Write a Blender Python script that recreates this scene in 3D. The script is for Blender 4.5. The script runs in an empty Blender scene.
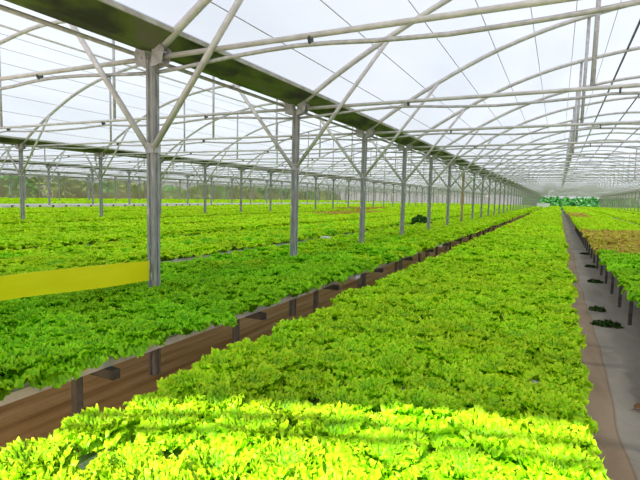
import bpy, math
import numpy as np
from mathutils import Matrix, Vector
rng = np.random.default_rng(7)
S = bpy.context.scene
COL = S.collection
EYE = 1.95
X0, Y0, BAY, STEP = -3.78, 3.743, 11.75, 3.0
KMIN, KMAX = -2, 39
YA, YB = Y0 + KMIN * STEP, Y0 + KMAX * STEP
ZT = 3.30            # height of the tie bars
LINES = [X0 + BAY * i for i in range(-4, 3)]

# ------------------------------------------------------------------ camera
F_PX, YAW, PITCH, ROLL = 481.7, .4566, .0909, .0238
cy, sy, cp, sp = math.cos(YAW), math.sin(YAW), math.cos(PITCH), math.sin(PITCH)
FW = Vector((-sy * cp, cy * cp, -sp)); RT = Vector((cy, sy, 0)); UP = RT.cross(FW)
c_, s_ = math.cos(ROLL), math.sin(ROLL)
R2 = RT * c_ + UP * s_; U2 = UP * c_ - RT * s_
cam = bpy.data.cameras.new('camera'); co = bpy.data.objects.new('camera', cam); COL.objects.link(co)
m = Matrix.Identity(4)
for i in range(3):
    m[i][0] = R2[i]; m[i][1] = U2[i]; m[i][2] = -FW[i]
m[2][3] = EYE
co.matrix_world = m
cam.sensor_width = 36; cam.lens = F_PX / 640 * 36; cam.clip_end = 600; cam.clip_start = .05
S.camera = co
RA, UA, FA = np.array(R2), np.array(U2), np.array(FW)
def project(P):
    P = np.atleast_2d(np.asarray(P, float)) - np.array([0, 0, EYE])
    d = P @ FA
    dd = np.where(d > .05, d, .05)
    return 320 + F_PX * (P @ RA) / dd, 240 - F_PX * (P @ UA) / dd, d
def inview(P, mx=0):
    x, y, d = project(P)
    return (d > .1) & (x > -mx) & (x < 640 + mx) & (y > -mx) & (y < 480 + mx)

# ------------------------------------------------------------------ naming
ONES = ['', 'first', 'second', 'third', 'fourth', 'fifth', 'sixth', 'seventh', 'eighth', 'ninth', 'tenth', 'eleventh', 'twelfth',
        'thirteenth', 'fourteenth', 'fifteenth', 'sixteenth', 'seventeenth', 'eighteenth', 'nineteenth']
def ordinal(n):
    if n < 20: return ONES[n]
    t = {2: 'twent', 3: 'thirt', 4: 'fort', 5: 'fift', 6: 'sixt', 7: 'sevent', 8: 'eight', 9: 'ninet'}[n // 10]
    return t + 'ieth' if n % 10 == 0 else t + 'y-' + ONES[n % 10]
def tag(o, label=None, cat=None, group=None, kind=None):
    if label: o['label'] = label
    if cat: o['category'] = cat
    if group: o['group'] = group
    if kind: o['kind'] = kind
    return o
def empty(name, loc):
    o = bpy.data.objects.new(name, None); COL.objects.link(o); o.location = loc; o.empty_display_size = .1
    return o

# ------------------------------------------------------------------ materials
def mat(name):
    m = bpy.data.materials.new(name); m.use_nodes = True
    nt = m.node_tree; nt.nodes.clear()
    out = nt.nodes.new('ShaderNodeOutputMaterial')
    return m, nt, out
def N(nt, t, **kw):
    n = nt.nodes.new(t)
    for k, v in kw.items():
        if k in n.inputs: n.inputs[k].default_value = v
        else: setattr(n, k, v)
    return n
def ramp(nt, stops):
    r = nt.nodes.new('ShaderNodeValToRGB'); e = r.color_ramp.elements
    while len(e) < len(stops): e.new(.5)
    for i, (p, c) in enumerate(stops):
        e[i].position = p; e[i].color = (*c, 1)
    return r
def noisy(name, c1, c2, scale=5, rough=.6, metal=0, stretch=(1, 1, 1), bump=0, c3=None, lo=.35, hi=.65, detail=4):
    m, nt, out = mat(name)
    tc = N(nt, 'ShaderNodeTexCoord'); mp = N(nt, 'ShaderNodeMapping'); mp.inputs['Scale'].default_value = stretch
    nt.links.new(tc.outputs['Object'], mp.inputs[0])
    nz = N(nt, 'ShaderNodeTexNoise', Scale=scale, Detail=detail); nt.links.new(mp.outputs[0], nz.inputs['Vector'])
    st = [(lo, c1), (hi, c2)] + ([(min(1, hi + .12), c3)] if c3 else [])
    r = ramp(nt, st); nt.links.new(nz.outputs['Fac'], r.inputs[0])
    b = N(nt, 'ShaderNodeBsdfPrincipled', Roughness=rough, Metallic=metal)
    nt.links.new(r.outputs[0], b.inputs['Base Color'])
    if bump:
        bp = N(nt, 'ShaderNodeBump', Strength=bump, Distance=.01); nt.links.new(nz.outputs['Fac'], bp.inputs['Height'])
        nt.links.new(bp.outputs[0], b.inputs['Normal'])
    nt.links.new(b.outputs[0], out.inputs[0])
    return m
M_STEEL = noisy('galvanised_steel', (.38, .36, .365), (.54, .515, .52), 14, .5, .15, bump=.1)
M_POST = noisy('weathered_post', (.26, .25, .25), (.40, .39, .385), 9, .6, .1, (3, 3, .6), c3=(.62, .58, .55), lo=.3, hi=.62)
M_LIME = noisy('limescale_stain', (.75, .72, .68), (.45, .42, .4), 12, .8)
M_RUST = noisy('rusty_tan_paint', (.45, .30, .16), (.56, .42, .26), 6, .7)
M_PIPE = noisy('pale_pipe', (.50, .47, .46), (.64, .61, .595), 8, .45, .1)
M_DARK = noisy('dark_leg', (.05, .05, .055), (.11, .11, .115), 10, .5, .2)
M_LEG = noisy('grey_leg', (.10, .10, .105), (.19, .19, .2), 8, .5, .3)
M_GUT = noisy('algae_gutter', (.045, .042, .03), (.13, .16, .035), 2.6, .7, 0, (1.4, .5, 1), c3=(.17, .14, .11), lo=.40, hi=.55)
M_LIP = noisy('gutter_lip', (.32, .29, .24), (.5, .48, .43), 7, .6)
M_TRAY = noisy('white_tray', (.62, .63, .64), (.8, .8, .8), 6, .5)
M_TAPE = noisy('yellow_tape', (.92, .84, .0), (.97, .90, .005), 3, .35, 0, (4, .6, 4))
M_TAN = noisy('timber', (.3, .22, .13), (.4, .3, .18), 8, .7)
M_PURL = noisy('dark_purlin', (.13, .135, .15), (.2, .2, .22), 8, .5)
M_WHITE = noisy('white_plastic', (.75, .75, .77), (.85, .85, .86), 6, .4)
M_CREAM = noisy('cream_board', (.80, .78, .68), (.94, .92, .84), 6, .6)
M_LEAFD = noisy('fallen_leaf', (.22, .09, .03), (.36, .17, .06), 30, .7)

def film_material():
    m, nt, out = mat('greenhouse_film')
    tc = N(nt, 'ShaderNodeTexCoord'); mp = N(nt, 'ShaderNodeMapping'); mp.inputs['Scale'].default_value = (1, .25, 1)
    nt.links.new(tc.outputs['Object'], mp.inputs[0])
    nz = N(nt, 'ShaderNodeTexNoise', Scale=.8, Detail=3); nt.links.new(mp.outputs[0], nz.inputs['Vector'])
    r = ramp(nt, [(.3, (.445, .470, .545)), (.7, (.505, .525, .59))]); nt.links.new(nz.outputs['Fac'], r.inputs[0])
    t = N(nt, 'ShaderNodeBsdfTranslucent'); d = N(nt, 'ShaderNodeBsdfDiffuse'); d.inputs[0].default_value = (.8, .81, .83, 1)
    nt.links.new(r.outputs[0], t.inputs[0])
    a = N(nt, 'ShaderNodeMixShader'); a.inputs[0].default_value = .22
    nt.links.new(t.outputs[0], a.inputs[1]); nt.links.new(d.outputs[0], a.inputs[2])
    tr = N(nt, 'ShaderNodeBsdfTransparent'); b = N(nt, 'ShaderNodeMixShader'); b.inputs[0].default_value = .06
    nt.links.new(a.outputs[0], b.inputs[1]); nt.links.new(tr.outputs[0], b.inputs[2])
    nt.links.new(b.outputs[0], out.inputs[0])
    return m
M_FILM = film_material()
def net_material():
    m, nt, out = mat('insect_net')
    tc = N(nt, 'ShaderNodeTexCoord')
    nz = N(nt, 'ShaderNodeTexNoise', Scale=.35, Detail=4); nt.links.new(tc.outputs['Object'], nz.inputs['Vector'])
    r = ramp(nt, [(.35, (.36, .37, .22)), (.65, (.62, .60, .42))]); nt.links.new(nz.outputs['Fac'], r.inputs[0])
    t = N(nt, 'ShaderNodeBsdfTranslucent'); d = N(nt, 'ShaderNodeBsdfDiffuse')
    nt.links.new(r.outputs[0], t.inputs[0]); nt.links.new(r.outputs[0], d.inputs[0])
    a = N(nt, 'ShaderNodeMixShader'); a.inputs[0].default_value = .5
    nt.links.new(t.outputs[0], a.inputs[1]); nt.links.new(d.outputs[0], a.inputs[2])
    tr = N(nt, 'ShaderNodeBsdfTransparent'); b = N(nt, 'ShaderNodeMixShader'); b.inputs[0].default_value = .45
    nt.links.new(a.outputs[0], b.inputs[1]); nt.links.new(tr.outputs[0], b.inputs[2])
    nt.links.new(b.outputs[0], out.inputs[0])
    return m
M_NET = net_material()
def lettuce_material(name, inner, mid, edge, trans=.35, patch=None):
    m, nt, out = mat(name)
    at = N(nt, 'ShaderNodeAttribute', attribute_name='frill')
    r = ramp(nt, [(0, inner), (.55, mid), (1, edge)]); nt.links.new(at.outputs['Fac'], r.inputs[0])  # on lettuce heads the dark inner stop paints in the shade between leaves
    g = N(nt, 'ShaderNodeNewGeometry'); nz = N(nt, 'ShaderNodeTexNoise', Scale=1.7, Detail=3); nt.links.new(g.outputs['Position'], nz.inputs['Vector'])
    h = N(nt, 'ShaderNodeHueSaturation'); nt.links.new(r.outputs[0], h.inputs['Color'])
    mr = N(nt, 'ShaderNodeMapRange'); mr.inputs[1].default_value = .3; mr.inputs[2].default_value = .7
    mr.inputs[3].default_value = .8; mr.inputs[4].default_value = 1.06
    nt.links.new(nz.outputs['Fac'], mr.inputs[0]); nt.links.new(mr.outputs[0], h.inputs['Value'])
    nz2 = N(nt, 'ShaderNodeTexNoise', Scale=.9, Detail=2); nt.links.new(g.outputs['Position'], nz2.inputs['Vector'])
    mr2 = N(nt, 'ShaderNodeMapRange'); mr2.inputs[1].default_value = .3; mr2.inputs[2].default_value = .7
    mr2.inputs[3].default_value = .488; mr2.inputs[4].default_value = .508
    nt.links.new(nz2.outputs['Fac'], mr2.inputs[0]); nt.links.new(mr2.outputs[0], h.inputs['Hue'])
    colr = h.outputs[0]
    if patch:
        nz3 = N(nt, 'ShaderNodeTexNoise', Scale=9, Detail=2); nt.links.new(g.outputs['Position'], nz3.inputs['Vector'])
        rr = ramp(nt, [(.42, (0, 0, 0)), (.55, (1, 1, 1))]); nt.links.new(nz3.outputs['Fac'], rr.inputs[0])
        mx = N(nt, 'ShaderNodeMixRGB'); mx.inputs[2].default_value = (*patch, 1)
        nt.links.new(rr.outputs[0], mx.inputs[0]); nt.links.new(colr, mx.inputs[1]); colr = mx.outputs[0]
    d = N(nt, 'ShaderNodeBsdfDiffuse'); t = N(nt, 'ShaderNodeBsdfTranslucent'); gl = N(nt, 'ShaderNodeBsdfGlossy', Roughness=.45)
    gl.inputs['Color'].default_value = (.9, 1, .8, 1)
    nt.links.new(colr, d.inputs[0]); nt.links.new(colr, t.inputs[0])
    a = N(nt, 'ShaderNodeMixShader'); a.inputs[0].default_value = trans
    nt.links.new(d.outputs[0], a.inputs[1]); nt.links.new(t.outputs[0], a.inputs[2])
    b = N(nt, 'ShaderNodeMixShader'); b.inputs[0].default_value = .02
    nt.links.new(a.outputs[0], b.inputs[1]); nt.links.new(gl.outputs[0], b.inputs[2])
    nt.links.new(b.outputs[0], out.inputs[0])
    return m
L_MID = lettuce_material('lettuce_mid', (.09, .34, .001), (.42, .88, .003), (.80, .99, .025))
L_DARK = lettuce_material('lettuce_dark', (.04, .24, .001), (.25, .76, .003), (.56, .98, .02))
L_PALE = lettuce_material('lettuce_pale', (.14, .44, .001), (.48, .93, .003), (.84, .99, .03))  # yellower beds; the stronger light farther off is partly put into this colour
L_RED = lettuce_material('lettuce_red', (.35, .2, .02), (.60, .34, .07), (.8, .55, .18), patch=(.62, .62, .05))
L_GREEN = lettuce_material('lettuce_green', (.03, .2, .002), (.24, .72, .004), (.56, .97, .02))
M_BUSH = lettuce_material('dark_bush', (.02, .07, .01), (.04, .15, .015), (.08, .25, .03))
M_HEDGE = lettuce_material('hedge_leaves', (.06, .11, .02), (.15, .25, .04), (.3, .42, .1))
M_HEDGE2 = lettuce_material('hedge_leaves_green', (.03, .16, .04), (.06, .32, .07), (.2, .5, .12))
M_WEED = lettuce_material('weed', (.02, .06, .01), (.05, .14, .02), (.1, .22, .04))

# ------------------------------------------------------------------ mesh builders
class MB:
    def __init__(s): s.v = []; s.f = []; s.sm = []
    def add(s, v, f, smooth=False):
        b = len(s.v); s.v += [tuple(p) for p in v]; s.f += [tuple(i + b for i in q) for q in f]; s.sm += [smooth] * len(f); return s
    def box(s, x0, x1, y0, y1, z0, z1):
        v = [(x, y, z) for x in (x0, x1) for y in (y0, y1) for z in (z0, z1)]
        return s.add(v, [(0, 1, 3, 2), (4, 6, 7, 5), (0, 4, 5, 1), (2, 3, 7, 6), (0, 2, 6, 4), (1, 5, 7, 3)])
    def tube(s, pts, r, n=8, caps=True):
        pts = [Vector(p) for p in pts]; V = []; Fc = []
        t0 = (pts[1] - pts[0]).normalized()
        a = Vector((0, 0, 1)) if abs(t0.z) < .9 else Vector((1, 0, 0))
        nrm = t0.cross(a).normalized()
        for i, p in enumerate(pts):
            t = (pts[min(i + 1, len(pts) - 1)] - pts[max(i - 1, 0)]).normalized()
            nrm = (nrm - t * nrm.dot(t)).normalized(); bn = t.cross(nrm)
            for j in range(n):
                an = 2 * math.pi * j / n
                V.append(p + (nrm * math.cos(an) + bn * math.sin(an)) * r)
        for i in range(len(pts) - 1):
            for j in range(n):
                k = (j + 1) % n
                Fc.append((i * n + j, i * n + k, (i + 1) * n + k, (i + 1) * n + j))
        s.add(V, Fc, True)
        if caps:
            b = len(s.v) - len(V)
            s.f += [tuple(b + j for j in range(n))[::-1], tuple(b + (len(pts) - 1) * n + j for j in range(n))]; s.sm += [False] * 2
        return s
    def prism(s, prof, y0, y1, closed=True):
        n = len(prof)
        v = [(x, y0, z) for x, z in prof] + [(x, y1, z) for x, z in prof]
        f = [(i, (i + 1) % n, n + (i + 1) % n, n + i) for i in range(n if closed else n - 1)]
        if closed: f += [tuple(range(n))[::-1], tuple(range(n, 2 * n))]
        return s.add(v, f)
    def mesh(s, name, m):
        me = bpy.data.meshes.new(name); me.from_pydata(s.v, [], s.f)
        me.polygons.foreach_set('use_smooth', s.sm)
        me.materials.append(m); me.update(); return me
def link(name, me, parent=None, loc=(0, 0, 0)):
    o = bpy.data.objects.new(name, me); COL.objects.link(o); o.location = loc
    if parent: o.parent = parent
    return o
def np_mesh(name, V, Q, frill, mats, midx=None):
    me = bpy.data.meshes.new(name)
    V = np.ascontiguousarray(V, np.float32); Q = np.ascontiguousarray(Q, np.int32)
    me.vertices.add(len(V)); me.vertices.foreach_set('co', V.ravel())
    me.loops.add(Q.size); me.loops.foreach_set('vertex_index', Q.ravel())
    me.polygons.add(len(Q)); me.polygons.foreach_set('loop_start', np.arange(0, Q.size, 4, dtype=np.int32))
    me.polygons.foreach_set('use_smooth', np.ones(len(Q), bool))
    for x in mats: me.materials.append(x)
    if midx is not None: me.polygons.foreach_set('material_index', midx.astype(np.int32))
    a = me.attributes.new('frill', 'FLOAT', 'POINT'); a.data.foreach_set('value', np.ascontiguousarray(frill, np.float32))
    me.update(calc_edges=True); me.validate()
    return me

# ------------------------------------------------------------------ lettuce heads
def head(seed, nleaf, nu, nv, R=.165, H=.175, amp=.0135, wl=.030):
    r = np.random.default_rng(seed); V = []; Q = []; Fr = []; base = 0
    for i in range(nleaf):
        t = (i + .5) / nleaf                      # 0 inner .. 1 outer
        az = i * 2.39996 + r.normal(0, .2)
        L = R * (.66 + .42 * t) * r.uniform(.88, 1.12) * 1.1
        e0 = math.radians(88 - 36 * t + r.normal(0, 5)); e1 = math.radians(8 - 66 * t + r.normal(0, 10))
        W = R * (.40 + .20 * t) * r.uniform(.9, 1.15)
        u = np.linspace(0, 1, nu); v = np.linspace(-1, 1, nv)
        el = e0 + (e1 - e0) * u ** 1.4
        du = 1 / (nu - 1)
        rad = np.concatenate([[0], np.cumsum(np.cos((el[1:] + el[:-1]) / 2) * du)]) * L + .012
        hz = np.concatenate([[0], np.cumsum(np.sin((el[1:] + el[:-1]) / 2) * du)]) * L
        wid = W * (.15 + .95 * u ** .85)
        ph = r.uniform(0, 6.28, 8)
        tipx = (1 - .20 * np.abs(v) ** 2.5) * (1 + .035 * np.sin(v * 8 + ph[0]))
        U, VV = np.meshgrid(u, v, indexing='ij')
        UT = np.clip(U * tipx[None, :], 0, 1)
        RD = np.interp(UT, u, rad); HZ = np.interp(UT, u, hz); WD = wid[:, None] * VV; EL = np.interp(UT, u, el)
        mrg = np.clip(np.maximum(np.abs(VV) ** 1.4, (U - .3) / .7), 0, 1)
        a1 = WD * 6.283 / wl; a2 = UT * L * 6.283 / wl
        f1 = a1 * (1 + .25 * np.sin(a2 * .21 + ph[5])) + 2.6 * np.sin(a2 * .62 + ph[1]) + 1.5 * np.sin(a2 * .27 + a1 * .3 + ph[6]) + ph[2]
        f2 = a2 * 1.05 + 2.3 * np.sin(a1 * .55 + ph[3]) + 1.2 * np.sin(a1 * .24 + ph[7]) + ph[4]
        s1, s2 = np.sin(f1), np.sin(f2)
        cr = s1 * .72 + s2 * .72
        gm = .3 + .8 * mrg ** 1.2
        d = amp * cr * gm + r.normal(0, amp * .14, U.shape) * gm
        lob = amp * .75 * gm                        # folds lean over their own foot, like a frilled hem
        cup = .10 * WD ** 2 / max(W, .01)
        nx = -np.sin(EL); nz = np.cos(EL)
        x = RD + nx * (d + cup) - np.cos(EL) * lob * np.sin(2 * f2) * .8
        z = HZ + nz * (d + cup) - np.sin(EL) * lob * np.sin(2 * f2) * .8
        y = WD - lob * np.sin(2 * f1)
        ca, sa = math.cos(az), math.sin(az)
        P = np.stack([x * ca - y * sa, x * sa + y * ca, z], -1).reshape(-1, 3)
        idx = np.arange(nu * nv).reshape(nu, nv) + base
        Q.append(np.stack([idx[:-1, :-1], idx[1:, :-1], idx[1:, 1:], idx[:-1, 1:]], -1).reshape(-1, 4))
        V.append(P); base += nu * nv
        Fr.append(np.clip(mrg * .60 + .32 * np.clip(cr, -1, 1) + .05, 0, 1).ravel())  # pale margins; crests lightened and hollows darkened, crevice shade put into the colour
    V = np.concatenate(V); V[:, 2] *= H / max(V[:, 2].max(), .01); V[:, 2] = np.maximum(V[:, 2], -.075)
    return V, np.concatenate(Q), np.concatenate(Fr)
LOD = [[head(100 + i, 26, 15, 33, wl=.024, amp=.0085) for i in range(6)],
       [head(200 + i, 20, 7, 13, wl=.04, amp=.012) for i in range(5)],
       [head(300 + i, 12, 3, 5, wl=.09, amp=.02) for i in range(4)],
       [head(400 + i, 6, 3, 3, wl=.13, amp=.018, R=.185) for i in range(3)]]
def scatter(P, rot, scl, lod, var, mi):
    """many heads -> one vertex / quad array"""
    V = []; Q = []; Fr = []; MI = []; base = 0
    for l in range(4):
        for k in range(len(LOD[l])):
            sel = np.where((lod == l) & (var % len(LOD[l]) == k))[0]
            if not len(sel): continue
            tv, tq, tf = LOD[l][k]
            ca, sa = np.cos(rot[sel])[:, None], np.sin(rot[sel])[:, None]; s = scl[sel][:, None]
            x = (tv[None, :, 0] * ca - tv[None, :, 1] * sa) * s + P[sel, 0][:, None]
            y = (tv[None, :, 0] * sa + tv[None, :, 1] * ca) * s + P[sel, 1][:, None]
            z = tv[None, :, 2] * s + P[sel, 2][:, None]
            V.append(np.stack([x, y, z], -1).reshape(-1, 3)); n = len(tv)
            Q.append((tq[None] + (np.arange(len(sel)) * n)[:, None, None] + base).reshape(-1, 4)); base += n * len(sel)
            Fr.append(np.tile(tf, len(sel))); MI.append(np.repeat(mi[sel], len(tq)))
    return np.concatenate(V), np.concatenate(Q), np.concatenate(Fr), np.concatenate(MI)

# ------------------------------------------------------------------ ground
def plane(name, x0, x1, y0, y1, z, m, thick=.02):
    o = link(name, MB().box(x0, x1, y0, y1, z - thick, z).mesh(name, m)); o['kind'] = 'structure'; return o
def soil_material():
    m, nt, out = mat('brown_soil')
    tc = N(nt, 'ShaderNodeTexCoord'); mp = N(nt, 'ShaderNodeMapping'); mp.inputs['Scale'].default_value = (5, .35, 1)
    nt.links.new(tc.outputs['Object'], mp.inputs[0])
    n1 = N(nt, 'ShaderNodeTexNoise', Scale=1.6, Detail=6); nt.links.new(mp.outputs[0], n1.inputs['Vector'])
    r = ramp(nt, [(.3, (.40, .23, .09)), (.5, (.68, .45, .20)), (.72, (.86, .66, .38))]); nt.links.new(n1.outputs['Fac'], r.inputs[0])
    n2 = N(nt, 'ShaderNodeTexNoise', Scale=14, Detail=4); nt.links.new(tc.outputs['Object'], n2.inputs['Vector'])
    b = N(nt, 'ShaderNodeBsdfPrincipled', Roughness=.9); bp = N(nt, 'ShaderNodeBump', Strength=.4, Distance=.02)
    nt.links.new(n2.outputs['Fac'], bp.inputs['Height']); nt.links.new(bp.outputs[0], b.inputs['Normal'])
    nt.links.new(r.outputs[0], b.inputs['Base Color']); nt.links.new(b.outputs[0], out.inputs[0]); return m
plane('floor', -80, 60, -12, 190, 0, soil_material(), .3)
def cloth_material():
    m, nt, out = mat('weed_mat')
    tc = N(nt, 'ShaderNodeTexCoord')
    mp = N(nt, 'ShaderNodeMapping'); mp.inputs['Scale'].default_value = (1, .3, 1); nt.links.new(tc.outputs['Object'], mp.inputs[0])
    n1 = N(nt, 'ShaderNodeTexNoise', Scale=2.2, Detail=5, Distortion=.6); nt.links.new(mp.outputs[0], n1.inputs['Vector'])
    grey = ramp(nt, [(.3, (.34, .30, .25)), (.55, (.47, .42, .35)), (.75, (.60, .54, .47))]); nt.links.new(n1.outputs['Fac'], grey.inputs[0])
    brn = ramp(nt, [(.3, (.36, .25, .15)), (.7, (.54, .40, .27))]); nt.links.new(n1.outputs['Fac'], brn.inputs[0])
    sx = N(nt, 'ShaderNodeSeparateXYZ'); nt.links.new(tc.outputs['Object'], sx.inputs[0])
    # the brown half of the mat ends along a slightly wandering fold
    ny = N(nt, 'ShaderNodeTexNoise', Scale=.6, Detail=1); nt.links.new(tc.outputs['Object'], ny.inputs['Vector'])
    ad = N(nt, 'ShaderNodeMath', operation='MULTIPLY_ADD'); ad.inputs[1].default_value = .22; nt.links.new(ny.outputs['Fac'], ad.inputs[0]); nt.links.new(sx.outputs[0], ad.inputs[2])
    st = ramp(nt, [(.0, (1, 1, 1)), (.68, (1, 1, 1)), (.74, (0, 0, 0))])
    nt.links.new(ad.outputs[0], st.inputs[0])
    mx = N(nt, 'ShaderNodeMixRGB'); nt.links.new(st.outputs[0], mx.inputs[0]); nt.links.new(grey.outputs[0], mx.inputs[1]); nt.links.new(brn.outputs[0], mx.inputs[2])
    # crease
    cr = ramp(nt, [(.69, (1, 1, 1)), (.705, (.7, .6, .52)), (.72, (1, 1, 1))]); nt.links.new(ad.outputs[0], cr.inputs[0])
    m2 = N(nt, 'ShaderNodeMixRGB', blend_type='MULTIPLY'); m2.inputs[0].default_value = 1
    nt.links.new(mx.outputs[0], m2.inputs[1]); nt.links.new(cr.outputs[0], m2.inputs[2])
    wv = N(nt, 'ShaderNodeTexNoise', Scale=6, Detail=4, Distortion=1.2); nt.links.new(tc.outputs['Object'], wv.inputs['Vector'])
    b = N(nt, 'ShaderNodeBsdfPrincipled', Roughness=.75); bp = N(nt, 'ShaderNodeBump', Strength=.5, Distance=.03)
    nt.links.new(wv.outputs['Fac'], bp.inputs['Height']); nt.links.new(bp.outputs[0], b.inputs['Normal'])
    nt.links.new(m2.outputs[0], b.inputs['Base Color']); nt.links.new(b.outputs[0], out.inputs[0]); return m
plane('floor', -.9, 3.6, -6, YB, .012, cloth_material())

# ------------------------------------------------------------------ roof profile
PO = [-.0, .3, .75, 1.5, 1.92, 2.52, 3.45, 4.1, 5.16, 5.875]
PH = [1.36, 1.57, 1.87, 2.28, 2.49, 2.77, 3.08, 3.22, 3.39, 3.43]
def arch_z(off):
    o = np.minimum(off, BAY - off)
    k = np.interp(o, PO, PH)
    kk = (np.interp(np.minimum(o + .3, 2 * 5.875 - o - .3), PO, PH) + np.interp(np.maximum(o - .3, 0), PO, PH)) / 2
    return np.where(o > .4, (k + kk) / 2, k) + EYE
# purlin bearing film, one skin per bay
for b in range(-4, 2):
    xl = X0 + BAY * b
    offs = np.concatenate([[.29, .5, .75], np.linspace(1.1, BAY - 1.1, 26), [BAY - .75, BAY - .5, BAY - .29]])
    ys = np.arange(YA, YB + .1, 1.5) if b in (-1, 0) else np.arange(YA, YB + .1, 3.0)
    V = []
    for j, y in enumerate(ys):
        bil = .02 if j % 2 else 0.
        for o_ in offs: V.append((xl + o_, y, float(arch_z(np.array(o_))) + .055 + (bil if .6 < o_ < BAY - .6 else 0)))
    n = len(offs)
    Fc = [(j * n + i, j * n + i + 1, (j + 1) * n + i + 1, (j + 1) * n + i) for j in range(len(ys) - 1) for i in range(n - 1)]
    o = link('ceiling', MB().add(V, Fc, True).mesh('roof_film', M_FILM)); o['kind'] = 'structure'
    if b >= -2 and b <= 0:
        for off in [.65, 1.25, 1.9, 2.55, 3.2, 3.85, 4.5]:
            for q in (off, BAY - off):
                z = float(arch_z(np.array(q))) + .045
                link('support_wire', MB().tube([(xl + q, YA, z), (xl + q, YB, z)], .0065, 5).mesh('support_wire', M_STEEL), o)
    for q in ([4.93, 5.86, BAY - 4.93] if b in (-1, 0) else [5.875]):
        z = float(arch_z(np.array(q))) + .02
        link('ridge_purlin', MB().tube([(xl + q, YA, z), (xl + q, YB, z)], .024, 6).mesh('ridge_purlin', M_PURL if b == 0 else M_PIPE), o)

# ------------------------------------------------------------------ trusses
def truss_parts(front=False, lod=0):
    n = 8 if lod == 0 else 4
    q_ = 1 if lod == 0 else .72
    P = {}
    offs = np.linspace(.05, BAY - .05, 41 if lod == 0 else 17)
    P['arch'] = [MB().tube([(o, 0, float(arch_z(o))) for o in offs], .042 * q_, n)]
    P['tie_bar'] = [MB().tube([(.06, 0, ZT), (BAY / 2, 0, ZT + .02), (BAY - .06, 0, ZT)], .026 * q_, n)]
    def rod(o):
        o = min(o, BAY - o)
        xs = [0, .4, 1.2, 1.8, 2.4, 3.0, 3.8, 4.3, 4.9, 5.875]; hs = [.14, .12, .065, .055, .10, .12, .095, .055, .09, .11]
        return ZT - float(np.interp(o, xs, hs))
    P['lower_rod'] = [MB().tube([(o, .02, rod(o)) for o in np.linspace(.06, BAY - .06, 37 if lod == 0 else 13)], .019 * q_, max(4, n - 2))]
    P['hanger'] = [MB().tube([(q, .03, ZT + .0), (q, .03, float(arch_z(q)))], .027 * q_, n) for q in (4.06, BAY - 4.06)]
    P['brace'] = [MB().tube([(a, -.03, EYE + .45), (b, -.03, float(arch_z(b)) - .02)], .031 * q_, n) for a, b in ((.04, 1.52), (BAY - .04, BAY - 1.52))]
    if lod == 0:
        P['clip'] = []
        for q in (1.8, 4.35, BAY - 4.35, BAY - 1.8):
            c = MB().tube([(q - .009, .012, ZT - .022), (q + .009, .012, ZT - .022)], .042, 10); P['clip'].append(c)
    return P
mats_t = {'arch': M_PIPE, 'tie_bar': M_PIPE, 'lower_rod': M_STEEL, 'hanger': M_STEEL, 'brace': M_PIPE, 'clip': M_DARK}
TM = {k: [q.mesh(k, mats_t[k]) for q in v] for k, v in truss_parts().items()}
far = MB()
for k, v in truss_parts(lod=1).items():
    for q in v: far.add(q.v, q.f, True)
FAR_T = far.mesh('roof_truss', M_PIPE)
BAYN = {-4: 'farthest left bay', -3: 'third bay to the left', -2: 'second bay to the left', -1: 'bay just left of nearest posts', 0: 'main right-hand bay', 1: 'bay beyond the right posts'}
for b in range(-4, 2):
    xl = X0 + BAY * b; cnt = 0
    for k in range(KMIN, KMAX + 1):
        y = Y0 + k * STEP
        pts = [(xl + o, y, float(arch_z(np.array(o)))) for o in np.linspace(0, BAY, 30)] + [(xl + o, y, ZT) for o in np.linspace(0, BAY, 30)]
        vis = inview(pts, 0).any()
        if not vis and k >= 0: continue
        if not vis and b not in (-1, 0): continue
        if vis: cnt += 1
        n_parts = k <= 10 and b >= -2
        if n_parts:
            t = empty('roof_truss', (xl, y, 0))
            for nm, lst in TM.items():
                for me in lst: link(nm, me, t)
        else:
            t = link('roof_truss', FAR_T, None, (xl, y, 0))
        if not vis:
            tag(t, 'roof truss over the open front behind the viewer', 'roof truss', 'roof trusses behind the viewer')
        elif k <= 16:
            tag(t, f'pale curved pipe truss over the {BAYN[b]}, {ordinal(cnt)} nearest there', 'roof truss', 'curved pipe roof trusses')
        else:
            tag(t, f'tiny distant pipe truss, far end of {BAYN[b]}', 'roof truss', f'far trusses of the {BAYN[b]}')
# two extra hoops carry the front hem of the film
HEM = MB().tube([(o, 0, float(arch_z(o))) for o in np.linspace(.05, BAY - .05, 41)], .025, 8).mesh('hem_hoop', M_PIPE)
for i, dy in enumerate((-.26, -.40)):
    o = link('hem_hoop', HEM, None, (X0, YA + dy, 0))
    tag(o, ['inner', 'outer'][i] + ' pipe hoop at the front hem whose shadow bands the sunlit lettuces', 'pipe hoop', 'front hem hoops')

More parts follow.
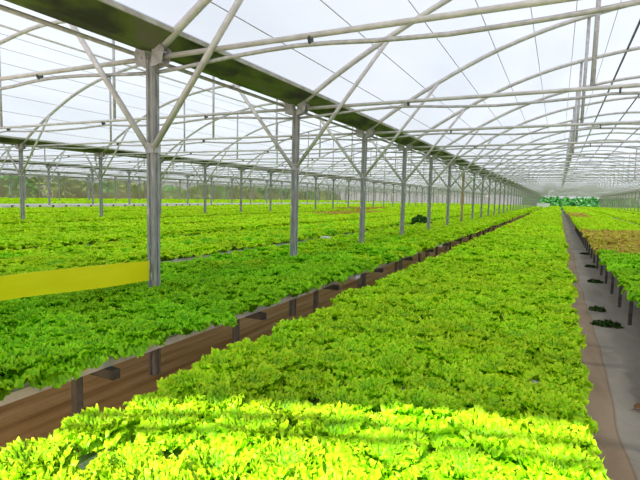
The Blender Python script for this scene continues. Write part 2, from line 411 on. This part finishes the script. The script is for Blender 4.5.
# ------------------------------------------------------------------ posts
LN = {-4: 'farthest left row', -3: 'fourth row to the left', -2: 'third row to the left', -1: 'second row to the left', 0: 'nearest row', 1: 'row right of the benches', 2: 'farthest right row'}
def post_meshes(m):
    w = .045
    prof = [(-w, -w), (-w * .35, -w), (-w * .3, -w + .012), (w * .3, -w + .012), (w * .35, -w), (w, -w), (w, -w * .35), (w - .012, -w * .3),
            (w - .012, w * .3), (w, w * .35), (w, w), (w * .35, w), (w * .3, w - .012), (-w * .3, w - .012), (-w * .35, w), (-w, w), (-w, w * .35),
            (-w + .012, w * .3), (-w + .012, -w * .3), (-w, -w * .35)]
    n = len(prof); v = [(x, y, 0) for x, y in prof] + [(x, y, ZT - .02) for x, y in prof]
    col = MB().add(v, [(i, (i + 1) % n, n + (i + 1) % n, n + i) for i in range(n)] + [tuple(range(n))[::-1], tuple(range(n, 2 * n))])
    br = MB()
    for s in (-1, 1):      # flared saddle plates that carry the gutter and the arch feet
        br.prism([(s * .03, ZT - .10), (s * .17, ZT - .07), (s * .20, ZT + .06), (s * .13, ZT + .14), (s * .05, ZT + .08)][::s], -.055, -.045)
        br.prism([(s * .03, ZT - .10), (s * .17, ZT - .07), (s * .20, ZT + .06), (s * .13, ZT + .14), (s * .05, ZT + .08)][::s], .045, .055)
        br.tube([(s * .1, -.065, ZT), (s * .1, .065, ZT)], .016, 6)
        br.tube([(s * .15, -.065, ZT + .05), (s * .15, .065, ZT + .05)], .014, 6)
        br.box(min(s * .04, s * .12), max(s * .04, s * .12), -.05, .05, ZT - .06, ZT + .03)
    cl = MB().box(-.055, .055, -.052, .052, EYE + .40, EYE + .50); cl.tube([(-.075, -.03, EYE + .45), (.075, -.03, EYE + .45)], .016, 6)
    return col.mesh('column', m), br.mesh('top_bracket', M_STEEL), cl.mesh('brace_collar', M_STEEL)
PM = post_meshes(M_POST); PR = post_meshes(M_RUST)
fp = MB().box(-.045, .045, -.045, .045, 0, ZT - .02); fp.box(-.16, .16, -.05, .05, ZT - .06, ZT + .08)
FAR_P = fp.mesh('post', M_POST)
for li in range(-4, 3):
    x = X0 + BAY * li; cnt = 0
    for k in range(KMIN, KMAX + 1):
        y = Y0 + k * STEP
        vis = inview([(x, y, z) for z in (1.1, 1.5, 2, 2.5, 3, 3.3)]).any()
        if not vis and not (li in (0, 1, -1) and k < 1): continue
        if vis: cnt += 1
        if k <= 12 and li >= -2:
            t = empty('post', (x, y, 0)); pm = PR if (li == 0 and k == 6) else PM
            for nm, me in zip(('column', 'top_bracket', 'brace_collar'), pm): link(nm, me, t)
            if li == 0 and k == 0:
                st = MB()
                for (dx, z0, z1, w_) in ((.01, 1.02, 1.12, .012), (-.012, 1.14, 1.22, .009), (.018, 1.2, 1.32, .008), (.0, 1.35, 1.4, .006)):
                    zz = np.linspace(z0, z1, 7); P_ = []
                    for q in zz: P_ += [(dx - w_ * math.sin((q - z0) / (z1 - z0) * 3.1 + .05), -.0465, q), (dx + w_ * .8 * math.sin((q - z0) / (z1 - z0) * 3.1 + .05), -.0465, q)]
                    st.add(P_, [(2 * i, 2 * i + 1, 2 * i + 3, 2 * i + 2) for i in range(6)])
                tag(link('limescale_stain', st.mesh('limescale_stain', M_LIME), t), 'whitish peeling stain')
        else:
            t = link('post', FAR_P, None, (x, y, 0))
        if not vis: tag(t, 'grey steel post beside the open front, out of the picture', 'post', 'posts at the open front')
        elif li == 0 and k == 6: tag(t, f'tan painted post in the nearest row, {ordinal(cnt)} from the front', 'post', 'roof posts')
        elif li == 0 and k == 0: tag(t, 'nearest grey steel post, with peeling stains and yellow tape tied to it', 'post', 'roof posts')
        elif k <= 16: tag(t, f'grey steel post in the {LN[li]}, {ordinal(cnt)} one counted from nearest', 'post', 'roof posts')
        else: tag(t, f'tiny far-off steel post near the vanishing end of {LN[li]}', 'post', f'far posts of the {LN[li]}')

# ------------------------------------------------------------------ gutters
for li, x in zip(range(-4, 3), LINES):
    h = EYE
    t = empty('gutter', (x, YA, 0)); L = YB - YA
    prof = [(-.08, h + 1.42), (.08, h + 1.42), (.30, h + 1.55), (.30, h + 1.57), (.28, h + 1.57), (.075, h + 1.435), (-.075, h + 1.435), (-.28, h + 1.57), (-.30, h + 1.57), (-.30, h + 1.55)]
    link('trough', MB().prism(prof, 0, L).mesh('trough', M_GUT), t)
    for s in (-1, 1):
        link('lip', MB().prism([(s * .30 - .02, h + 1.55), (s * .30 + .02, h + 1.55), (s * .30 + .02, h + 1.595), (s * .30 - .02, h + 1.595)], 0, L).mesh('lip', M_LIP), t)
        if li in (0, -1, 1) and s < 0:
            link('side_pipe', MB().tube([(s * .235, 0, h + 1.415), (s * .235, L, h + 1.415)], .022, 8).mesh('side_pipe', M_STEEL), t)
    for j in range(0, 14):   # seams where gutter lengths overlap
        if li == 0:
            yy = 3 * j + 1.2
            link('joint_strap', MB().prism([(-.085, h + 1.414), (.085, h + 1.414), (.305, h + 1.545), (.30, h + 1.552), (.08, h + 1.421), (-.08, h + 1.421), (-.30, h + 1.552), (-.305, h + 1.545)], yy, yy + .05).mesh('joint_strap', M_GUT), t)
    tag(t, f'long green-stained rain gutter on top of the posts of the {LN[li]}', 'gutter', 'rain gutters between the roof bays')

# ------------------------------------------------------------------ benches
BEN = [(-.805, 2.05, 'middle bench', 'middle', 0, 7)]
BEN += [(-3.76 - 2.95 * i, 2.36, 'bench', 'L%d' % i, 0, 8) for i in range(16)]
BEN += [(2.05 + 2.95 * i, 2.36, 'bench', 'R%d' % i, 0, 8) for i in range(5)]
ZTRAY = .83
def bench_name(code):
    if code == 'middle': return 'middle bench'
    n = int(code[1:]) + 1
    if code[0] == 'L': return 'bench around nearest posts' if n == 1 else f'{ordinal(n)} bench leftward'
    return 'right-hand bench' if n == 1 else f'{ordinal(n)} bench rightward'
for cx, w, _, code, _, nc in BEN:
    if code == 'L8': continue
    t = empty('growing_bench', (cx, 0, 0)); y0, y1 = -2.0, YB - 2
    e_ = .17 if code[0] == 'L' and code != 'L0' else .06
    pier = [lx - cx for lx in LINES if abs(lx - cx) < w / 2]
    if pier:
        link('tray', MB().box(-w / 2 + (.2 if code == 'L0' else e_), pier[0] - .09, y0, y1, ZTRAY - .055, ZTRAY).mesh('tray', M_TRAY), t)
        link('tray', MB().box(pier[0] + .09, w / 2 - e_, y0, y1, ZTRAY - .055, ZTRAY).mesh('tray', M_TRAY), t)
    else:
        link('tray', MB().box(-w / 2 + e_, w / 2 - e_, y0, y1, ZTRAY - .055, ZTRAY).mesh('tray', M_TRAY), t)
    for i in range(nc if code in ('middle', 'L0', 'R0') else 0):
        xx = -w / 2 + .12 + (w - .24) * i / (nc - 1)
        if code == 'L0' and i == 0: xx = -w / 2 + .26
        link('growing_channel', MB().box(xx - .045, xx + .045, y0, y1, ZTRAY, ZTRAY + .022).mesh('growing_channel', M_WHITE), t)
    if True:
        n = 17 if code in ('L0', 'R0', 'middle') else 8 if code in ('L1', 'R1') else 2
        ins = .27
        if code[1:] in ('0', '1', 'iddle') and abs(cx - X0) > 9: n = 8
        legm = MB().box(-.026, .026, -.026, .026, 0, ZTRAY - .12).mesh('leg', M_LEG)
        barm = MB().box(-w / 2 - (.03 if code == 'L0' else -.1), w / 2 + (.03 if code == 'L0' else -.1), -.03, .03, ZTRAY - .12, ZTRAY - .055).mesh('crossbar', M_DARK)
        sp_ = (1.8 if code != 'R0' else 1.45) if n > 2 else 30.0
        st = 2.12 if code == 'L0' else (6.1 if code == 'R0' else .5)
        if code == 'R0': n = 22
        for j in range(n):
            yy = st + sp_ * j
            link('crossbar', barm, t, (0, yy + .07, 0))
            for s in (-1, 1): link('leg', legm, t, (s * (w / 2 - ins), yy, 0))
    if code == 'L0':
        for yy in (6.15, 11.5):
            tag(link('drain_fitting', MB().box(w / 2 - .05, w / 2 + .13, yy, yy + .16, ZTRAY - .02, ZTRAY + .03).mesh('drain_fitting', M_WHITE), t), 'white plastic drain fitting')
    nm = bench_name(code)
    lab = {'middle': 'long white-trayed growing bench in the middle, between the brown and grey paths',
           'L0': 'long growing bench pierced by nearest posts, white edge above brown soil path',
           'R0': 'long growing bench at right edge, on thin legs beside the grey path'}.get(code, f'long low growing bench under lettuces, the {nm}')
    tag(t, lab, 'growing bench', 'long growing benches')
# the one bench without lettuces: white side boards
cx = -3.76 - 2.95 * 8
t = empty('growing_bench', (cx, 0, 0))
link('tray', MB().box(-1.1, 1.1, 8, YB - 4, ZTRAY - .055, ZTRAY).mesh('tray', M_TRAY), t)
for s in (-1, 1):
    link('side_board', MB().box(s * 1.1 - .02, s * 1.1 + .02, 8, YB - 4, ZTRAY - .1, ZTRAY + .25).mesh('side_board', M_CREAM), t)
sm = MB().box(1.12, 1.15, -.06, .06, ZTRAY - .1, ZTRAY + .235).mesh('board_stake', M_DARK)
for j in range(60): link('board_stake', sm, t, (0, 10 + .83 * j + rng.uniform(-.15, .15), 0))
tag(t, 'empty growing bench with white side boards, far left among the lettuces', 'growing bench', 'long growing benches')

# ------------------------------------------------------------------ lettuces
MATS = [L_MID, L_DARK, L_PALE, L_RED, L_GREEN]
P = []; info = []
for bi, (cx, w, _, code, _, nc) in enumerate(BEN):
    if code == 'L8': continue
    step = .285
    ys = np.arange(-1.2, YB - 3, step)
    for j in range(nc):
        mg = .085 if code[1:] == '0' else .19 if code[0] == 'L' and int(code[1:]) < 5 else .13
        x = cx - w / 2 + mg + (w - 2 * mg) * j / (nc - 1)
        if code == 'middle': x = -1.70 + 1.745 * j / (nc - 1)
        if code == 'L0': x += .045
        for r_, y in enumerate(ys):
            P.append((x + rng.normal(0, .02), y + (j % 2) * step * .5 + rng.normal(0, .022), ZTRAY + .005)); info.append((bi, j, r_))
P = np.array(P); info = np.array(info)
d = np.hypot(P[:, 0], P[:, 1])
px, py, dep = project(P + np.array([0, 0, .1]))
keep = (dep > .2) & (px > -170) & (px < 760) & (py < 640) | (d < 3.2) & (P[:, 1] > -.6)
P, info, d, px, py, dep = P[keep], info[keep], d[keep], px[keep], py[keep], dep[keep]
n = len(P)
rot = rng.uniform(0, 6.283, n); scl = rng.uniform(.84, 1.16, n); var = rng.integers(0, 12, n)
bcode = np.array([b[3] for b in BEN])[info[:, 0]]
# thin each far bed slightly differently: growth stage of a bench
stage = {b[3]: s for b, s in zip(BEN, np.resize([1.0, 1.0, .98, 1.04, .92, 1.02, .9, 1.05], len(BEN)))}
scl *= np.array([stage[c] for c in bcode])
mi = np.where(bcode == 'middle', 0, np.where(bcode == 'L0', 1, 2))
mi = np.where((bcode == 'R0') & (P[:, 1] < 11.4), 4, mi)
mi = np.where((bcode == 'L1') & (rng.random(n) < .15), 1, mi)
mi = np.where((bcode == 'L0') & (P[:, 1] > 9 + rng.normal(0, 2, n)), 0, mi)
red = ((bcode == 'R0') & (P[:, 1] > 11.4) & (P[:, 1] < 20.3)) | ((bcode == 'R0') & (P[:, 1] > 36) & (P[:, 1] < 48) & (P[:, 0] < 2)) \
    | ((bcode == 'L3') & (P[:, 1] > 25) & (P[:, 1] < 34)) | ((bcode == 'L4') & (P[:, 1] > 36) & (P[:, 1] < 44)) | ((bcode == 'R1') & (P[:, 1] > 17) & (P[:, 1] < 19.5))
mi = np.where(red, 3, mi)
lod = np.where(d < 4.2, 0, np.where(d < 15, 1, np.where(d < 40, 2, 3)))
# far rows: every other head, drawn wider
thin = (lod == 3) & (info[:, 2] % 2 == 1)
scl = np.where(lod == 3, scl * 1.3, scl)
hang = (bcode == 'L0') & (info[:, 1] == 7)
scl = np.where(hang, scl * rng.uniform(.95, 1.28, n), scl); P[:, 0] += np.where(hang, rng.uniform(0, .05, n), 0)
# inside the picture
inf = (dep > .2) & (px > -12) & (px < 652) & (py < 496) & (py > 0)
near_post = np.zeros(n, bool)
for k in range(-1, KMAX):   # nothing grows through a post
    near_post |= (np.abs(P[:, 0] - X0) < .085) & (np.abs(P[:, 1] - (Y0 + k * STEP)) < .085)
alive = ~thin & ~near_post
vis_g = np.where(alive & inf & ~red)[0]; vis_r = np.where(alive & inf & red)[0]
def pick(ix, N_):
    s = 1 / dep[ix]; return ix[np.argsort(-s)][:N_]
ig, ir = pick(vis_g, 300), pick(vis_r, 300)
HM = {}
def head_mesh(l, v, m_i):
    k = (l, v % len(LOD[l]), m_i)
    if k not in HM:
        tv, tq, tf = LOD[k[0]][k[1]]; HM[k] = np_mesh('lettuce', tv, tq, tf, [MATS[m_i]])
    return HM[k]
minrow = {}
for i in np.concatenate([ig, ir]):
    key = (bcode[i], bool(red[i])); minrow[key] = min(minrow.get(key, 999), info[i, 2])
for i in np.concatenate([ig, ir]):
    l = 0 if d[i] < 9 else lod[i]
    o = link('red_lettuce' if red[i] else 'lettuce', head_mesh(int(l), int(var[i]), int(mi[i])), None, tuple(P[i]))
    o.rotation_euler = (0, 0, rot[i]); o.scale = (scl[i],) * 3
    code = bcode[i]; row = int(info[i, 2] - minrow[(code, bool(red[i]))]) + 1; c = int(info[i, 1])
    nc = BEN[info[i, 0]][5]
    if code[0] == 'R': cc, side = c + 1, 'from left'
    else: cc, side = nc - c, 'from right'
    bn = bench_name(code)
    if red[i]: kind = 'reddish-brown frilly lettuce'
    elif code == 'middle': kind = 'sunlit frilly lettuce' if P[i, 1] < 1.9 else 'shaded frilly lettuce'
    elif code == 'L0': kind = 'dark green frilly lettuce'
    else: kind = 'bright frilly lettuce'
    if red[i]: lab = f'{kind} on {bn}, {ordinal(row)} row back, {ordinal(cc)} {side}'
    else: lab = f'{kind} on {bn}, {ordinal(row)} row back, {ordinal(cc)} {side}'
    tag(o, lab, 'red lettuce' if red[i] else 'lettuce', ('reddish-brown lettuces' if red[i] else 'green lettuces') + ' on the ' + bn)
rest = alive.copy(); rest[ig] = False; rest[ir] = False
for isred, nm, lab in ((False, 'lettuce', 'dense beds of green frilly lettuces filling all the benches into the distance'),
                       (True, 'red_lettuce', 'distant patches of reddish-brown lettuces among the far green beds')):
    s = rest & (red == isred)
    if not s.any(): continue
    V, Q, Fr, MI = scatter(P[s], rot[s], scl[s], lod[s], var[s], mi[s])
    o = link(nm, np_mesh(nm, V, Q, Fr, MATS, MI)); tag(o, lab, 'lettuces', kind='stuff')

# ------------------------------------------------------------------ yellow tape
t = MB(); ysq = np.linspace(.79, 3.68, 25); V = []
for y in ysq:
    f = (3.70 - y) / 2.91; zt = EYE - .715 + .055 * math.sin(f * math.pi) * .6 + .03 * f; zb = zt - .205 - .012 * math.sin(f * 9)
    for dx in (0, .004):
        V += [(X0 - .01 + dx + .006 * math.sin(y * 5), y, zb), (X0 - .01 + dx + .004 * math.sin(y * 7 + 1), y, zt)]
Fc = []
for i in range(24):
    a = i * 4; b = a + 4
    Fc += [(a, b, b + 1, a + 1), (a + 2, a + 3, b + 3, b + 2), (a + 1, b + 1, b + 3, a + 3), (a, a + 2, b + 2, b)]
t.add(V, Fc, False)
tag(link('insect_tape', t.mesh('insect_tape', M_TAPE)), 'wide yellow sticky insect tape stretched from the nearest post to the left edge', 'sticky tape')

# ------------------------------------------------------------------ small things
def leaf_cluster(name, m, n, rx, ry, rz, size, seed, parent=None, loc=(0, 0, 0), base=.0, stem=None):
    r = np.random.default_rng(seed)
    dirs = r.normal(size=(n, 3)); dirs /= np.linalg.norm(dirs, axis=1)[:, None]; dirs[:, 2] = np.abs(dirs[:, 2]) * 1.15 - .25
    rad = r.uniform(.55, 1, n) ** .5 * (1 + .18 * np.sin(dirs[:, 0] * 5 + seed) * np.cos(dirs[:, 1] * 4 + dirs[:, 2] * 6))
    c = dirs * rad[:, None] * np.array([rx, ry, rz]); c[:, 2] += base
    a = r.normal(size=(n, 3)); a /= np.linalg.norm(a, axis=1)[:, None]
    nrm = dirs + .8 * r.normal(size=(n, 3)); b = np.cross(nrm, a); b /= np.linalg.norm(b, axis=1)[:, None]
    a = np.cross(b, nrm); a /= np.linalg.norm(a, axis=1)[:, None]
    s = size * r.uniform(.6, 1.3, n)[:, None]
    mid = np.cross(a, b) * s * .25
    V = np.stack([c - a * s, c + b * s * .5 + mid, c + a * s, c - b * s * .5 + mid], 1).reshape(-1, 3)
    Q = np.arange(n * 4).reshape(n, 4)
    V[:, 2] = np.maximum(V[:, 2], .0)
    return link(name, np_mesh(name, V, Q, np.repeat(r.random(n), 4), [m]), parent, loc)
b_ = empty('leafy_plant', (-4.95, 19.3, ZTRAY))
leaf_cluster('foliage', M_BUSH, 500, .42, .42, .34, .07, 3, b_, base=.12)
link('stem', MB().tube([(0, 0, 0), (.02, 0, .14), (0, .01, .28)], .014, 6).mesh('stem', M_BUSH), b_)
tag(b_, 'dark green bushy plant standing taller than the lettuces behind the fourth post', 'plant')
for i, (x, y, s, lab) in enumerate(((.80, 8.75, 1.25, 'largest flat weed clump on the grey path, nearest the viewer'), (.74, 9.9, .8, 'small weed tuft just behind the largest clump on the grey path'),
                                  (.92, 13.4, 1.0, 'weed clump by thin bench legs midway along the grey path'), (.98, 16.5, 1.0, 'dark weed tuft on grey path beside the reddish lettuces'),
                                  (1.02, 20.5, 1.0, 'farthest dark weed tuft visible on the grey path'))):
    w_ = leaf_cluster('weed', M_WEED, 160, .17 * s, .12 * s, .05, .04, 20 + i, None, (x, y, .012), base=.015)
    tag(w_, lab, 'weed', 'weeds on the grey path')
lf = MB(); V = []; nl = 9
for i in range(nl):
    u = i / (nl - 1); w_ = .035 * math.sin(math.pi * min(1, u * .95 + .03)) ** .7; z = .02 + .02 * math.sin(u * 3)
    V += [(u * .12, -w_, z + .012), (u * .12, 0, z), (u * .12, w_, z + .012 + .01 * math.sin(u * 9))]
lf.add(V, [(i * 3 + j, i * 3 + j + 1, i * 3 + j + 4, i * 3 + j + 3) for i in range(nl - 1) for j in (0, 1)], True)
lf.tube([(-.05, .01, .02), (0, 0, .022)], .003, 5)
o = link('fallen_leaf', lf.mesh('fallen_leaf', M_LEAFD), None, (.76, 5.22, .012)); o.rotation_euler = (0, 0, 1.0)
tag(o, 'curled brown dead leaf lying on the grey path at the right edge', 'leaf')
o = link('plastic_offcut', MB().prism([(-.11, .0), (.11, .0), (.10, .03), (.03, .04), (-.09, .035)], 0, .12).mesh('plastic_offcut', M_WHITE), None, (-4.85, 10.1, ZTRAY + .14))
tag(o, 'small white plastic offcut lying on lettuces between second and third posts', 'offcut')
o = empty('white_crate', (-2.35, 92, ZTRAY))
link('box', MB().box(-1.0, 1.0, 0, .8, 0, .75).mesh('box', M_WHITE), o); link('lid', MB().box(-1.05, 1.05, -.04, .84, .75, .82).mesh('lid', M_WHITE), o)
tag(o, 'white box standing at the far end of the middle bench', 'crate')

# ------------------------------------------------------------------ side and end walls, hedge outside
def wall(name, v, m):
    o = link(name, MB().add(v, [(0, 1, 2, 3)]).mesh(name, m)); o['kind'] = 'structure'; return o
XL = LINES[0] - .40; XR = LINES[-1] + .40
wall('wall_left', [(XL, YA, 0), (XL, YB + 1, 0), (XL, YB + 1, ZT + .2), (XL, YA, ZT + .2)], M_NET)
wall('wall_right', [(XR, YA, 0), (XR, YB + 1, 0), (XR, YB + 1, ZT + .2), (XR, YA, ZT + .2)], M_NET)
wall('wall_back', [(XL, YB + 1, 0), (X0 - .2, YB + 1, 0), (X0 - .2, YB + 1, ZT + .2), (XL, YB + 1, ZT + .2)], M_NET)
wall('wall_back', [(LINES[5] + .2, YB + 1, 0), (XR, YB + 1, 0), (XR, YB + 1, ZT + .2), (LINES[5] + .2, YB + 1, ZT + .2)], M_NET)
# film gable above the ties at the far end, bay by bay
for b in range(-4, 2):
    xl = X0 + BAY * b; offs = np.linspace(.1, BAY - .1, 21)
    V = [(xl + o, YB + .5, ZT) for o in offs] + [(xl + o, YB + .5, float(arch_z(o))) for o in offs]
    o = link('wall_gable', MB().add(V, [(i, i + 1, 22 + i, 21 + i) for i in range(20)]).mesh('wall_gable', M_FILM)); o['kind'] = 'structure'
hy = 0
spots = []
for i in range(32): spots.append((XL - 5.2 - rng.uniform(0, 2.5), -2 + i * 4.1 + rng.uniform(-.6, .6), rng.uniform(2.6, 4.2), rng.uniform(2.4, 4.6), i))
for j, (x, y, rr, hh, i) in enumerate(spots):
    t = empty('hedge_tree', (x, y, 0))
    leaf_cluster('foliage', M_HEDGE if i % 3 else M_HEDGE2, 1100, rr, rr, hh, .34, 50 + i, t, base=.6)
    link('trunk', MB().tube([(0, 0, 0), (.1, .1, 1.4), (0, 0, 2.4)], .12, 6).mesh('trunk', M_TAN), t)
    x_, y_, d_ = project([(x, y, 2)])
    tag(t, f'blurred leafy tree outside the netted left wall, {ordinal(j + 1)} from the front end', 'tree', 'trees outside the left wall')
for j in range(9):
    x = -6 + 2.6 * j; t = empty('shrub', (x, YB + 7 + rng.uniform(0, 3), 0))
    leaf_cluster('foliage', M_HEDGE2, 700, 2.4, 2.2, 2.9, .38, 90 + j, t, base=.5)
    link('trunk', MB().tube([(0, 0, 0), (0, 0, 1.5)], .12, 6).mesh('trunk', M_TAN), t)
    tag(t, f'green shrub outside the open far end, {ordinal(j + 1)} from the left', 'shrub', 'shrubs outside the far end')

# ------------------------------------------------------------------ light
w = bpy.data.worlds.new('world'); S.world = w; w.use_nodes = True
nt = w.node_tree; bg = nt.nodes['Background']
tc = N(nt, 'ShaderNodeTexCoord'); sx = N(nt, 'ShaderNodeSeparateXYZ'); nt.links.new(tc.outputs['Generated'], sx.inputs[0])
r = ramp(nt, [(0, (.9, .93, 1.0)), (.5, (.62, .76, 1.0))]); nt.links.new(sx.outputs[2], r.inputs[0]); nt.links.new(r.outputs[0], bg.inputs[0])
bg.inputs[1].default_value = .75
sun = bpy.data.lights.new('sun', 'SUN'); sun.energy = 10.5; sun.angle = math.radians(.6); sun.color = (1, .965, .88)
so = bpy.data.objects.new('sun', sun); COL.objects.link(so); so.location = (0, -10, 20)
so.rotation_euler = Vector((0, 1.12, -1)).to_track_quat('-Z', 'Y').to_euler()
S.view_settings.view_transform = 'Standard'; S.view_settings.look = 'None'; S.view_settings.gamma = 1
S.view_settings.use_curve_mapping = False; S.view_settings.exposure = -.13
S.cycles.diffuse_bounces = 6; S.cycles.max_bounces = 12
